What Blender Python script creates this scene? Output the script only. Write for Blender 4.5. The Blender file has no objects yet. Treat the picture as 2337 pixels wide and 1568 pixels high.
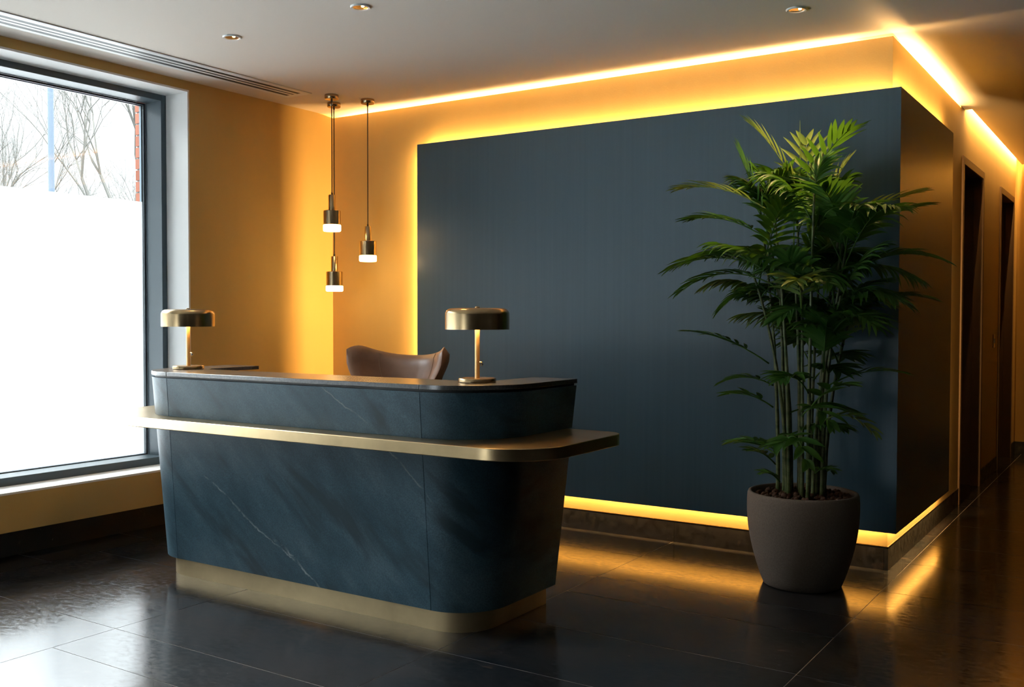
import bpy, bmesh, math, random
from math import sin, cos, pi, radians, hypot, atan2, sqrt
from mathutils import Vector, Matrix, Quaternion
rnd = random.Random(7)
SC = bpy.context.scene
COL = SC.collection

# ------------------------------------------------------------------ camera
EYE = Vector((0.0, 0.0, 1.35))
YAW, PITCH, ROLL = radians(33.182), radians(1.534), radians(0.083)
fw = Vector((-sin(YAW)*cos(PITCH), cos(YAW)*cos(PITCH), -sin(PITCH)))
rt = Vector((cos(YAW), sin(YAW), 0.0))
up = rt.cross(fw)
r2 = rt*cos(ROLL) + up*sin(ROLL)
u2 = -rt*sin(ROLL) + up*cos(ROLL)
cd = bpy.data.cameras.new('camera')
cd.sensor_width = 36.0
cd.lens = 34.835
cd.clip_end = 200
cam = bpy.data.objects.new('camera', cd)
COL.objects.link(cam)
cam.matrix_world = Matrix(((r2.x, u2.x, -fw.x, EYE.x), (r2.y, u2.y, -fw.y, EYE.y), (r2.z, u2.z, -fw.z, EYE.z), (0, 0, 0, 1)))
SC.camera = cam

# ------------------------------------------------------------------ sky, exposure
W = bpy.data.worlds.new('overcast_sky')
SC.world = W
W.use_nodes = True
bgn = W.node_tree.nodes['Background']
# overcast sky: three to five times brighter overhead than at the horizon
_t = W.node_tree
_tc = _t.nodes.new('ShaderNodeTexCoord')
_sx = _t.nodes.new('ShaderNodeSeparateXYZ')
_t.links.new(_tc.outputs['Generated'], _sx.inputs[0])
_mr = _t.nodes.new('ShaderNodeMapRange')
_mr.inputs['From Min'].default_value = 0.24
_mr.inputs['From Max'].default_value = 1.0
_mr.inputs['To Min'].default_value = 1.35
_mr.inputs['To Max'].default_value = 58.0
_t.links.new(_sx.outputs['Z'], _mr.inputs['Value'])
_t.links.new(_mr.outputs[0], bgn.inputs[1])
bgn.inputs[0].default_value = (0.94, 0.97, 1.0, 1)
SC.view_settings.view_transform = 'Standard'
SC.view_settings.look = 'None'
SC.view_settings.exposure = 0.36
SC.view_settings.gamma = 1.0
SC.view_settings.use_curve_mapping = False
SC.cycles.max_bounces = 10
SC.cycles.diffuse_bounces = 6
SC.cycles.glossy_bounces = 4
SC.cycles.transmission_bounces = 6
SC.cycles.transparent_max_bounces = 12
SC.cycles.sample_clamp_indirect = 6.0
SC.cycles.caustics_reflective = False
SC.cycles.caustics_refractive = False
SC.cycles.use_denoising = True

# ------------------------------------------------------------------ room numbers (metres)
XL = -5.20          # left wall face
XSK = -5.40         # left skirting face, set back under the wall
ZC = 2.846          # ceiling
YF, XF = 5.496, -1.20   # faces of the back-lit wall
ZW = 2.832          # top of that wall, a finger below the ceiling
YP, XP = 5.440, -1.144  # faces of the navy panel
YE = 10.95          # end of corridor
XR, YB = 4.2, -3.2  # right and rear walls
AMBER = (0.97, 0.545, 0.18)
WARM = (1.0, 0.62, 0.26)


def sc(p, k=0.9912):
    return (p[0]*k, p[1]*k, 1.35 + (p[2]-1.35)*k)

# ------------------------------------------------------------------ lights of the room
def strip(name, loc, length, axis, direc, power, color=AMBER, width=0.012):
    """one run of LED tape: long axis `axis`, shining along `direc`"""
    L = bpy.data.lights.new(name, 'AREA')
    L.shape = 'RECTANGLE'
    L.size = length
    L.size_y = width
    L.energy = power
    L.color = color
    o = bpy.data.objects.new(name, L)
    COL.objects.link(o)
    z = -Vector(direc).normalized()
    x = Vector(axis).normalized()
    y = z.cross(x).normalized()
    x = y.cross(z)
    m = Matrix((x, y, z)).transposed().to_4x4()
    m.translation = Vector(loc)
    o.matrix_world = m
    return o


K = 1.0
# cove on top of the back-lit wall
strip('cove_light', ((XL+XF)/2-0.08, YF+0.150, 2.8175), XF-XL-0.22, (1, 0, 0), (0, -1, 0.25), 85*K)
strip('cove_light', (XF-0.150, (YF+7.62)/2+.06, 2.8175), 7.62-YF-0.24, (0, 1, 0), (1, 0, 0.25), 78*K)
# behind the navy panel: top, left, bottom, and round the corner
PXL = -4.349
strip('panel_light', ((PXL+XP)/2, YF-0.029, 2.50), XP-PXL-0.10, (1, 0, 0), (0, 0.1, 1), 24*K)
strip('panel_light', (PXL+0.040, YF-0.018, 1.38), 2.26, (0, 0, 1), (-1, -0.1, 0), 31*K)
strip('panel_light', ((PXL+XP)/2, YF-0.029, 0.262), XP-PXL-0.10, (1, 0, 0), (0, 0.1, -1), 19*K)
strip('panel_light', (XF+0.029, (YP+6.97)/2, 2.50), 6.97-YP-0.10, (0, 1, 0), (-0.1, 0, 1), 19*K)
strip('panel_light', (XF+0.029, (YP+6.97)/2, 0.262), 6.97-YP-0.10, (0, 1, 0), (-0.1, 0, -1), 11*K)
strip('panel_light', (XF+0.020, 6.95, 1.38), 2.26, (0, 0, 1), (-0.2, 1, 0), 10*K)
# corridor slot above the doors, and along the end wall
strip('slot_light', (-1.150, 9.34, 2.93), 3.0, (0, 1, 0), (-1, 0, -0.7), 48*K)
strip('slot_light', (-0.25, YE-0.06, 2.93), 1.5, (1, 0, 0), (0, 0.7, -1), 18*K)

# ------------------------------------------------------------------ materials
def mat(name, col=(.5, .5, .5), rough=.5, metal=0.0, spec=.5, **kw):
    m = bpy.data.materials.new(name)
    m.use_nodes = True
    b = m.node_tree.nodes['Principled BSDF']
    b.inputs['Base Color'].default_value = (*col, 1)
    b.inputs['Roughness'].default_value = rough
    b.inputs['Metallic'].default_value = metal
    b.inputs['Specular IOR Level'].default_value = spec
    for k, v in kw.items():
        b.inputs[k.replace('_', ' ')].default_value = v
    return m


class NT:
    def __init__(s, m):
        s.t = m.node_tree
        s.b = s.t.nodes.get('Principled BSDF')
        tc = s.t.nodes.new('ShaderNodeTexCoord')
        s.obj = tc.outputs['Object']

    def n(s, kind, **kw):
        nd = s.t.nodes.new('ShaderNode'+kind)
        for k, v in kw.items():
            if hasattr(nd, k):
                setattr(nd, k, v)
            else:
                nd.inputs[k.replace('_', ' ')].default_value = v
        return nd

    def l(s, a, b):
        s.t.links.new(a, b)

    def map(s, scale=(1, 1, 1), rot=(0, 0, 0), src=None):
        mp = s.n('Mapping')
        mp.inputs['Scale'].default_value = scale
        mp.inputs['Rotation'].default_value = rot
        s.l(src or s.obj, mp.inputs['Vector'])
        return mp.outputs[0]

    def noise(s, vec, scale, detail=4, rough=.55, dist=0):
        nd = s.n('TexNoise', Scale=scale, Detail=detail, Roughness=rough, Distortion=dist)
        s.l(vec, nd.inputs['Vector'])
        return nd.outputs['Fac']

    def ramp(s, fac, stops):
        r = s.n('ValToRGB')
        e = r.color_ramp.elements
        while len(e) < len(stops):
            e.new(0.5)
        for i, (p, c) in enumerate(stops):
            e[i].position = p
            e[i].color = (*c, 1) if len(c) == 3 else c
        s.l(fac, r.inputs['Fac'])
        return r.outputs['Color']

    def mix(s, fac, a, b, blend='MIX'):
        m = s.n('Mix', data_type='RGBA', blend_type=blend)
        for v, i in ((fac, 0), (a, 6), (b, 7)):
            if hasattr(v, 'links'):
                s.l(v, m.inputs[i])
            else:
                m.inputs[i].default_value = v if i == 0 else (*v, 1)
        return m.outputs[2]

    def bump(s, fac, strength, dist=0.01):
        b = s.n('Bump', Strength=strength, Distance=dist)
        s.l(fac, b.inputs['Height'])
        s.l(b.outputs[0], s.b.inputs['Normal'])


def g3(v):
    return (v, v, v)


# painted plaster, warm beige
M_wall = mat('beige_plaster', (.44, .315, .205), .75, spec=.25)
t = NT(M_wall)
f1 = t.noise(t.map((1, 1, 1)), 90, 3)
t.l(t.ramp(t.noise(t.map((1, 1, .25)), 3, 4), [(.3, (.52, .36, .125)), (.7, (.57, .395, .145))]), t.b.inputs['Base Color'])
t.bump(f1, .12, .004)
M_ceil = mat('ceiling_paint', (.72, .665, .60), .85, spec=.2)
M_dark = mat('dark_unseen_walls', (.035, .028, .022), .5)  # invented dark tone, cuts light bounced back from the unseen walls
M_white = mat('white_paint', (.80, .80, .79), .6, spec=.3)
M_frame = mat('grey_blue_metal', (.055, .085, .105), .42, spec=.5)
M_gap = mat('gap_black', (.008, .010, .012), .5)  # near-black: shade inside the vent slots and desk gap put into the colour
# dark polished stone
def stone(name, dark, mid, rough, ior, brown=(.040, .030, .024)):
    m = mat(name, mid, rough)
    t = NT(m)
    t.b.inputs['IOR'].default_value = ior
    geo = t.n('NewGeometry')
    v = t.map((1, 1.6, 1))
    big = t.noise(v, 2.2, 5, .62, .4)
    fine = t.noise(v, 24, 6, .7)
    c = t.mix(t.ramp(big, [(.38, g3(0)), (.66, g3(1))]), dark, brown)
    c = t.mix(t.ramp(fine, [(.40, g3(0)), (.72, g3(1))]), c, tuple(x*2.0 for x in mid))
    bl = t.noise(t.map((1, 1.9, 1)), 9, 3, .5, .2)
    c = t.mix(t.ramp(bl, [(.66, g3(0)), (.76, g3(.6))]), c, (.13, .095, .07))
    sp = t.noise(t.map((1, 2.2, 1)), 34, 2, .5)
    c = t.mix(t.ramp(sp, [(.735, g3(0)), (.79, g3(.6))]), c, (.24, .21, .19))
    c = t.mix(geo.outputs['Random Per Island'], c, t.mix(.35, c, brown))
    t.l(c, t.b.inputs['Base Color'])
    rr = t.ramp(fine, [(.35, g3(rough*.75)), (.70, g3(rough*1.7))])
    t.l(rr, t.b.inputs['Roughness'])
    t.bump(t.noise(v, 14, 5, .6), .05, .004)
    return m


M_floor = stone('polished_dark_stone', (.002, .0045, .0065), (.013, .0165, .021), .14, 1.66, (.028, .020, .016))
M_skirt = stone('dark_stone_skirting', (.006, .008, .010), (.011, .012, .013), .45, 1.45, (.016, .013, .011))
M_grout = mat('pale_grout', (.42, .39, .36), .8, spec=.1)
# desk slate
M_slate = mat('blue_grey_slate', (.07, .09, .10), .45, spec=.38)
t = NT(M_slate)
v = t.map((1, 1, 1), (0, radians(-38), 0))
vrot = t.map((1, 1, 1), (0, radians(-42), 0))
vs = t.map((.8, 1, 2.0), src=vrot)
cl = t.noise(vs, 2.4, 6, .62, .25)
c = t.ramp(cl, [(.30, (.022, .060, .086)), (.50, (.048, .104, .140)), (.72, (.092, .158, .198))])
fl_ = t.noise(t.obj, 170, 3, .7)
c = t.mix(.6, c, t.ramp(fl_, [(.38, g3(.42)), (.62, g3(1.05))]), 'MULTIPLY')
vd = t.map((.9, 1, 3.4), src=vrot)
dk = t.noise(vd, 1.9, 4, .55, .35)
c = t.mix(t.ramp(dk, [(.55, g3(0)), (.66, g3(.85))]), c, (.018, .038, .050))
sx = t.n('SeparateXYZ')
t.l(t.obj, sx.inputs[0])


def mth(op, a, b=None, clamp=False):
    nd = t.n('Math', operation=op, use_clamp=clamp)
    for i, v_ in enumerate((a, b)):
        if v_ is None:
            continue
        if hasattr(v_, 'links'):
            t.l(v_, nd.inputs[i])
        else:
            nd.inputs[i].default_value = v_
    return nd.outputs[0]


wob = mth('SUBTRACT', t.noise(t.obj, 4.5, 6, .62), .5)
brk = t.noise(t.obj, 9, 4, .6)


def vein(c, p0, p1, w, amp, power):
    dx, dz = p1[0]-p0[0], p1[1]-p0[1]
    L_ = hypot(dx, dz)
    dx, dz = dx/L_, dz/L_
    u = mth('ADD', mth('MULTIPLY', sx.outputs[0], dx), mth('SUBTRACT', mth('MULTIPLY', sx.outputs[2], dz), p0[0]*dx+p0[1]*dz))
    v_ = mth('ADD', mth('MULTIPLY', sx.outputs[0], -dz), mth('SUBTRACT', mth('MULTIPLY', sx.outputs[2], dx), -p0[0]*dz+p0[1]*dx))
    v_ = mth('ABSOLUTE', mth('ADD', v_, mth('MULTIPLY', wob, amp)))
    line = mth('SUBTRACT', 1.0, mth('DIVIDE', v_, w), True)
    ends = mth('MULTIPLY', mth('MULTIPLY', mth('ADD', u, .03), 14.0, True), mth('MULTIPLY', mth('SUBTRACT', L_+.03, u), 14.0, True))
    bk = mth('MULTIPLY', mth('SUBTRACT', brk, .40), 5.0, True)
    f = mth('MULTIPLY', mth('MULTIPLY', line, ends), mth('MULTIPLY', bk, power))
    return t.mix(f, c, (.42, .45, .46))


c = vein(c, (-3.99, .56), (-3.22, .095), .006, .10, .8)
c = vein(c, (-3.50, .285), (-3.24, .10), .007, .14, .8)
c = vein(c, (-2.83, .84), (-2.55, .57), .005, .08, .35)
c = vein(c, (-3.16, 1.04), (-2.90, .90), .004, .08, .35)
t.l(c, t.b.inputs['Base Color'])
t.bump(fl_, .06, .002)
# brushed brass
def brass(name, col=(.60, .45, .25), rough=.30, sx=(1.5, 1.5, 60)):
    m = mat(name, col, rough, 1.0)
    t = NT(m)
    cl = t.noise(t.obj, 4, 4, .6)
    t.l(t.ramp(cl, [(.3, tuple(x*.82 for x in col)), (.75, tuple(min(1, x*1.12) for x in col))]), t.b.inputs['Base Color'])
    return m


M_brass = brass('brushed_brass')
M_brass2 = mat('aged_brass', (.46, .335, .185), .27, 1.0)
M_plinth = brass('plinth_brass', (.58, .45, .26), .50)
M_satin = mat('satin_brass', (.66, .46, .22), .50, 1.0)
M_cord = mat('black_cord', (.01, .008, .007), .6)
M_panel = mat('navy_panel', (.040, .060, .078), .36, spec=.6)
t = NT(M_panel)
pn = t.noise(t.map((30, 30, .35)), 2, 3)
t.l(t.ramp(pn, [(.3, (.050, .105, .145)), (.7, (.057, .114, .157))]), t.b.inputs['Base Color'])
M_leather = mat('brown_leather', (.150, .080, .050), .40, spec=.5)
t = NT(M_leather)
t.l(t.ramp(t.noise(t.obj, 7, 4), [(.3, (.20, .108, .068)), (.7, (.28, .158, .104))]), t.b.inputs['Base Color'])
t.bump(t.noise(t.obj, 240, 3), .12, .002)
M_seam = mat('pale_stitch', (.30, .20, .13), .6)
M_black = mat('black_plastic', (.012, .012, .013), .4)
M_chrome = mat('polished_metal', (.55, .55, .55), .2, 1.0)
M_door = mat('dark_door', (.020, .014, .010), .45)
M_doorframe = mat('door_frame', (.16, .095, .055), .5)
M_pot = mat('dark_clay', (.075, .062, .055), .85, spec=.2)
t = NT(M_pot)
pn = t.noise(t.obj, 150, 4, .7)
t.l(t.ramp(pn, [(.3, (.125, .098, .078)), (.7, (.18, .142, .115))]), t.b.inputs['Base Color'])
t.bump(pn, .35, .003)
M_soil = mat('clay_granules', (.085, .040, .025), .9, spec=.2)
t = NT(M_soil)
pn = t.noise(t.obj, 45, 5, .6)
t.l(t.ramp(pn, [(.35, (.03, .015, .010)), (.65, (.13, .065, .042))]), t.b.inputs['Base Color'])
M_cane = mat('palm_cane', (.09, .13, .04), .5)
t = NT(M_cane)
t.l(t.ramp(t.noise(t.map((1, 1, 9)), 3, 3), [(.35, (.045, .085, .025)), (.7, (.15, .17, .07))]), t.b.inputs['Base Color'])


def leafmat(name, c1, c2):
    m = mat(name, c1, .48, spec=.4)
    t = NT(m)
    geo = t.n('NewGeometry')
    t.l(t.mix(geo.outputs['Random Per Island'], c1, c2), t.b.inputs['Base Color'])
    tr = t.n('BsdfTranslucent')
    tr.inputs[0].default_value = (c2[0]*1.5, c2[1]*1.5, c2[2]*.6, 1)
    ms = t.n('MixShader')
    ms.inputs[0].default_value = .25
    t.l(t.b.outputs[0], ms.inputs[1])
    t.l(tr.outputs[0], ms.inputs[2])
    t.l(ms.outputs[0], t.t.nodes['Material Output'].inputs[0])
    return m


M_leaf = leafmat('palm_leaf', (.035, .120, .020), (.075, .190, .035))
M_leaf2 = leafmat('palm_leaf_pale', (.12, .22, .045), (.20, .28, .08))


def emis(name, col, s):
    m = bpy.data.materials.new(name)
    m.use_nodes = True
    nt = m.node_tree
    nt.nodes.clear()
    e = nt.nodes.new('ShaderNodeEmission')
    e.inputs[0].default_value = (*col, 1)
    e.inputs[1].default_value = s
    o = nt.nodes.new('ShaderNodeOutputMaterial')
    nt.links.new(e.outputs[0], o.inputs[0])
    return m


M_glow = emis('opal_glow', (1.0, .64, .26), 18.0)
M_bulb = emis('lamp_bulb', (1.0, .60, .22), 45.0)
# clear glass that lets daylight straight through, and frosted film
M_glass = bpy.data.materials.new('window_glass')
M_glass.use_nodes = True
nt = M_glass.node_tree
nt.nodes.clear()
a = nt.nodes.new('ShaderNodeBsdfTransparent')
a.inputs[0].default_value = (.93, .96, .96, 1)
b_ = nt.nodes.new('ShaderNodeBsdfGlossy')
b_.inputs['Roughness'].default_value = .02
fr = nt.nodes.new('ShaderNodeFresnel')
fr.inputs[0].default_value = 1.45
ms = nt.nodes.new('ShaderNodeMixShader')
o = nt.nodes.new('ShaderNodeOutputMaterial')
nt.links.new(fr.outputs[0], ms.inputs[0])
nt.links.new(a.outputs[0], ms.inputs[1])
nt.links.new(b_.outputs[0], ms.inputs[2])
nt.links.new(ms.outputs[0], o.inputs[0])
M_film = bpy.data.materials.new('frosted_film')
M_film.use_nodes = True
nt = M_film.node_tree
nt.nodes.clear()
a = nt.nodes.new('ShaderNodeBsdfTranslucent')
a.inputs[0].default_value = (.90, .93, .94, 1)
b_ = nt.nodes.new('ShaderNodeBsdfTransparent')
ms = nt.nodes.new('ShaderNodeMixShader')
ms.inputs[0].default_value = .68
o = nt.nodes.new('ShaderNodeOutputMaterial')
nt.links.new(a.outputs[0], ms.inputs[1])
nt.links.new(b_.outputs[0], ms.inputs[2])
nt.links.new(ms.outputs[0], o.inputs[0])
M_brick = mat('red_brick', (.36, .12, .065), .85, spec=.1)
t = NT(M_brick)
geo = t.n('NewGeometry')
t.l(t.mix(geo.outputs['Random Per Island'], (.11, .038, .023), (.15, .058, .038)), t.b.inputs['Base Color'])
M_mortar = mat('mortar', (.19, .18, .17), .9, spec=.1)
M_bark = mat('dark_bark', (.042, .041, .037), .9, spec=.1)  # bark colour lowered to offset the very bright sky
M_post = mat('galvanised_post', (.020, .034, .052), .7)
M_ground = mat('pavement', (.22, .22, .22), .9, spec=.1)
M_vent = mat('white_aluminium', (.72, .73, .73), .4)
M_reflector = mat('faceted_reflector', (.75, .60, .42), .18, 1.0)

# ------------------------------------------------------------------ mesh helpers
def box(bm, x0, x1, y0, y1, z0, z1):
    v = [bm.verts.new(p) for p in ((x0, y0, z0), (x1, y0, z0), (x1, y1, z0), (x0, y1, z0), (x0, y0, z1), (x1, y0, z1), (x1, y1, z1), (x0, y1, z1))]
    fs = []
    for q in ((3, 2, 1, 0), (4, 5, 6, 7), (0, 1, 5, 4), (1, 2, 6, 5), (2, 3, 7, 6), (3, 0, 4, 7)):
        fs.append(bm.faces.new([v[i] for i in q]))
    return fs


def prism(bm, pts, z0, z1):
    lo = [bm.verts.new((x, y, z0)) for x, y in pts]
    hi = [bm.verts.new((x, y, z1)) for x, y in pts]
    for i in range(len(pts)):
        j = (i+1) % len(pts)
        bm.faces.new((lo[i], lo[j], hi[j], hi[i]))
    bm.faces.new(lo[::-1])
    bm.faces.new(hi)


def lathe(bm, prof, n=48, c=(0, 0, 0), close=False):
    rings = []
    for r, z in prof:
        if r < 1e-6:
            rings.append([bm.verts.new((c[0], c[1], c[2]+z))])
        else:
            rings.append([bm.verts.new((c[0]+r*cos(2*pi*i/n), c[1]+r*sin(2*pi*i/n), c[2]+z)) for i in range(n)])
    pairs = list(zip(rings, rings[1:]))
    if close:
        pairs.append((rings[-1], rings[0]))
    for a, b in pairs:
        for i in range(n):
            j = (i+1) % n
            if len(a) == 1 and len(b) == 1:
                continue
            if len(a) == 1:
                bm.faces.new((a[0], b[j], b[i]))
            elif len(b) == 1:
                bm.faces.new((a[i], a[j], b[0]))
            else:
                bm.faces.new((a[i], a[j], b[j], b[i]))


def tube(bm, pts, rad, n=8, cap=True):
    pts = [Vector(p) for p in pts]
    rad = rad if isinstance(rad, (list, tuple)) else [rad]*len(pts)
    t0 = (pts[1]-pts[0]).normalized()
    ref = Vector((0, 0, 1)) if abs(t0.z) < .9 else Vector((1, 0, 0))
    u = t0.cross(ref).normalized()
    rings = []
    for i, p in enumerate(pts):
        tg = (pts[min(i+1, len(pts)-1)]-pts[max(i-1, 0)]).normalized()
        u = (u-tg*u.dot(tg)).normalized()
        w = tg.cross(u)
        rings.append([bm.verts.new(p+(u*cos(2*pi*k/n)+w*sin(2*pi*k/n))*rad[i]) for k in range(n)])
    for a, b in zip(rings, rings[1:]):
        for k in range(n):
            bm.faces.new((a[k], a[(k+1) % n], b[(k+1) % n], b[k]))
    if cap:
        bm.faces.new(rings[0][::-1])
        bm.faces.new(rings[-1])


def build(name, bm, m, parent=None, smooth=False, bevel=0, angle=40, seg=2, recalc=True):
    if recalc:
        bmesh.ops.recalc_face_normals(bm, faces=bm.faces[:])
    me = bpy.data.meshes.new(name)
    bm.to_mesh(me)
    bm.free()
    for x in (m if isinstance(m, (list, tuple)) else [m]):
        me.materials.append(x)
    o = bpy.data.objects.new(name, me)
    COL.objects.link(o)
    if smooth:
        for p in me.polygons:
            p.use_smooth = True
        me.set_sharp_from_angle(angle=radians(angle))
    if bevel:
        md = o.modifiers.new('bevel', 'BEVEL')
        md.width = bevel
        md.segments = seg
        md.limit_method = 'ANGLE'
        md.angle_limit = radians(50)
    if parent is not None:
        o.parent = parent
        bpy.context.view_layer.update()
        o.matrix_parent_inverse = parent.matrix_world.inverted()
    return o


def tag(o, label, cat, group=None):
    o['label'] = label
    o['category'] = cat
    if group:
        o['group'] = group
    return o


def thing(name, label, cat, loc=(0, 0, 0), group=None):
    o = bpy.data.objects.new(name, None)
    o.empty_display_size = .1
    o.location = loc
    COL.objects.link(o)
    bpy.context.view_layer.update()
    return tag(o, label, cat, group)


def struct(o, label=None, cat=None):
    o['kind'] = 'structure'
    if label:
        tag(o, label, cat)
    return o


def B():
    return bmesh.new()

# ================================================================== THE SETTING
# ---- floor: one mesh, tiles with fine pale joints
cols = [-5.42, -5.076, -3.76, -2.43, -1.13, 0.18, 1.49, 2.80, 4.11, 5.42]
known = [[0.9, 1.45, 2.25, 3.145, 3.80, 4.62, 5.2], [1.32, 1.84, 2.62, 3.437, 3.97, 4.62, 5.28], [0.75, 1.40, 2.327, 2.62, 3.16, 3.70, 4.52, 5.05],
         [0.6, 1.45, 1.97, 2.63, 3.16, 3.70, 4.21, 4.54, 5.06], [0.9, 1.72, 2.38, 3.17, 3.69, 4.53, 5.06, 5.715, 6.25, 6.94, 7.7, 8.2, 9.0],
         [0.6, 1.45, 1.97, 2.63, 3.45, 4.0, 4.8, 5.3, 6.1], [1.0, 1.8, 2.3, 3.1, 3.7], [1.2, 2.0], [1.4, 2.2]]
bm = B()
fg = box(bm, XSK-.25, XR+.2, YB-.2, YE+.2, -.10, -.0012)
for f in fg:
    f.material_index = 1
J = .0016
for i in range(len(cols)-1):
    ys = sorted(known[i])
    while ys[0] > YB:
        ys.insert(0, ys[0]-rnd.choice((.30, .52, .66, .82)))
    while ys[-1] < YE+.1:
        ys.append(ys[-1]+rnd.choice((.30, .52, .66, .82)))
    for y0, y1 in zip(ys, ys[1:]):
        vs_ = [bm.verts.new(p) for p in ((cols[i]+J, y0+J, 0), (cols[i+1]-J, y0+J, 0), (cols[i+1]-J, y1-J, 0), (cols[i]+J, y1-J, 0))]
        bm.faces.new(vs_)
struct(build('floor', bm, [M_floor, M_grout], recalc=False))

# ---- ceiling with the light slots along the corridor
SX, SY0 = -1.154, 7.80
bm = B()
T = .25
box(bm, XL-.4, XR+.2, YB-.2, SY0, ZC, ZC+T)
box(bm, XL-.4, -1.26, SY0, YE+.2, ZC, ZC+T)
box(bm, SX, XR+.2, SY0, YE-.09, ZC, ZC+.02)
box(bm, SX+.02, XR+.2, SY0, YE-.09, ZC+.16, ZC+T)
box(bm, -1.26, XR+.2, SY0, YE+.2, ZC+T-.04, ZC+T)
box(bm, SX+.06, XR+.2, YE-.16, YE-.14, ZC+.02, ZC+.16)
box(bm, SX+.06, SX+.08, SY0, YE-.16, ZC+.02, ZC+.16)
struct(build('ceiling', bm, M_ceil))

# ---- left wall with the big window
k = .9912
WY1 = 4.2135*k                      # right edge of opening
WY0 = -2.0
ZS = 1.35+(.386-1.35)*k             # sill
ZH = 1.35+(2.791-1.35)*k            # head
ZB = 1.35+(.168-1.35)*k             # underside of the wall, above the set-back skirting
XO = -5.62
bm = B()
box(bm, XO, XL, YB-.1, YF+.2, ZB, ZS-.012)
box(bm, XO, XL, YB-.1, YF+.2, ZH+.012, ZC)
box(bm, XO, XL, WY1+.012, YF+.2, ZS-.012, ZH+.012)
box(bm, XO, XL, YB-.1, WY0-.012, ZS-.012, ZH+.012)
struct(build('wall_left', bm, M_wall))
bm = B()
XFR = -5.46*k
box(bm, XFR-.02, XL, WY1, WY1+.012, ZS-.012, ZH+.012)
box(bm, XFR-.02, XL, WY0-.012, WY0, ZS-.012, ZH+.012)
box(bm, XFR-.02, XL, WY0, WY1, ZH, ZH+.012)
box(bm, XFR-.02, XL, WY0, WY1, ZS-.012, ZS)
struct(build('trim_1', bm, M_white), 'white lining and sill around the big frosted window', 'window reveal')
# skirtings
bm = B()
for y0, y1 in ((-3.2, -1.6), (-1.6, -.3), (-.3, 1.3), (1.3, 2.88), (2.88, 4.2), (4.2, YF)):
    box(bm, XSK-.02, XSK, y0+.001, y1-.001, 0, ZB)
bmesh.ops.translate(bm, verts=bm.verts[:], vec=(0, 0, 0))
struct(build('baseboard_left', bm, M_skirt), 'dark stone skirting set back under the window wall', 'skirting')

# ---- back-lit wall: front and corridor faces, thin lip at the top
bm = B()
prism(bm, [(XL, YF), (XF, YF), (XF-.015, YF+.015), (XL, YF+.015)], .10, ZW)
box(bm, XL, XF-.016, YF+.015, YF+.05, .0, 2.80)
box(bm, XL, XF-.05, YF+.05, YF+.30, 2.78, 2.80)
struct(build('wall_front', bm, M_wall))
bm = B()
D1 = (7.72, 8.68)
D2 = (9.71, 10.62)
DZ = 2.475
prism(bm, [(XF, YF), (XF, 7.62), (XF-.015, 7.62), (XF-.015, YF+.015)], .10, ZW)
box(bm, XF-.05, XF-.015, YF+.05, 7.62, 0, 2.80)
box(bm, XF-.30, XF-.05, YF+.30, 7.62, 2.78, 2.80)
box(bm, XF-.06, XF, 7.62, D1[0], 0, ZC)
box(bm, XF-.06, XF, D1[1], D2[0], 0, ZC+.2)
box(bm, XF-.06, XF, D2[1], YE, 0, ZC+.2)
box(bm, XF-.06, XF, D1[0], D1[1], DZ, ZC+.2)
box(bm, XF-.06, XF, D2[0], D2[1], DZ, ZC+.2)
struct(build('wall_corridor', bm, M_wall))
bm = B()
box(bm, XF-.06, XR+.1, YE, YE+.1, 0, ZC+.2)
struct(build('wall_end', bm, M_wall))
bm = B()
box(bm, .60, .70, 7.7, YE, 0, ZC)
box(bm, .70, XR, 7.7, 7.8, 0, ZC)
struct(build('wall_inner', bm, M_dark))
bm = B()
box(bm, XR, XR+.1, YB, YE, 0, ZC)
struct(build('wall_right', bm, M_dark))
bm = B()
RX0, RX1 = -4.9, -3.5
box(bm, XL-.2, RX0, YB-.1, YB, 0, ZC)
box(bm, RX1, XR+.1, YB-.1, YB, 0, ZC)
box(bm, RX0, RX1, YB-.1, YB, 2.6, ZC)
struct(build('wall_rear', bm, M_dark))
# unseen glazing added behind the camera to bring daylight onto the desk front
rear = bpy.data.objects.new('added_window', None)
rear.location = (-3.8, YB, 0)
COL.objects.link(rear)
bpy.context.view_layer.update()
struct(rear, 'added glazing behind the camera, letting daylight onto the desk front', 'window')
bm = B()
for i in range(3):
    x = RX0+(RX1-RX0)*i/2
    box(bm, x-.03, x+.03, YB-.09, YB-.02, 0, 2.6)
box(bm, RX0, RX1, YB-.085, YB-.025, 2.55, 2.6)
box(bm, RX0, RX1, YB-.085, YB-.025, 0, .06)
build('window_frame', bm, M_frame, rear)
bm = B()
box(bm, RX0, RX1, YB-.058, YB-.052, .06, 2.55)
build('pane', bm, M_glass, rear)
# skirting of the back-lit wall: stone, flush, with a metal line on top
bm = B()
xs = [XL, -3.74, -2.425, XF-.0145]
for a, b in zip(xs, xs[1:]):
    box(bm, a+.001, b-.001, YF-.006, YF+.014, 0, .122)
struct(build('baseboard_front', bm, M_skirt), 'dark stone skirting under the long face of the navy panel', 'skirting')
bm = B()
for a, b in ((YF-.006, 6.94), (6.942, 7.69)):
    box(bm, XF-.014, XF+.006, a, b, 0, .122)
for a, b in ((8.74, 9.65), (10.68, YE)):
    box(bm, XF-.014, XF+.008, a, b, 0, .122)
box(bm, XF+.01, .599, YE-.012, YE, 0, .122)
struct(build('baseboard_corridor', bm, M_skirt), 'dark stone skirting running down the corridor', 'skirting')
bm = B()
box(bm, XL, XF+.007, YF-.007, YF+.0, .124, .128)
box(bm, XF-.0, XF+.007, YF, 7.69, .124, .128)
struct(build('trim_2', bm, M_brass), 'thin metal line on top of the skirting below the glowing gap', 'metal trim')


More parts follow.
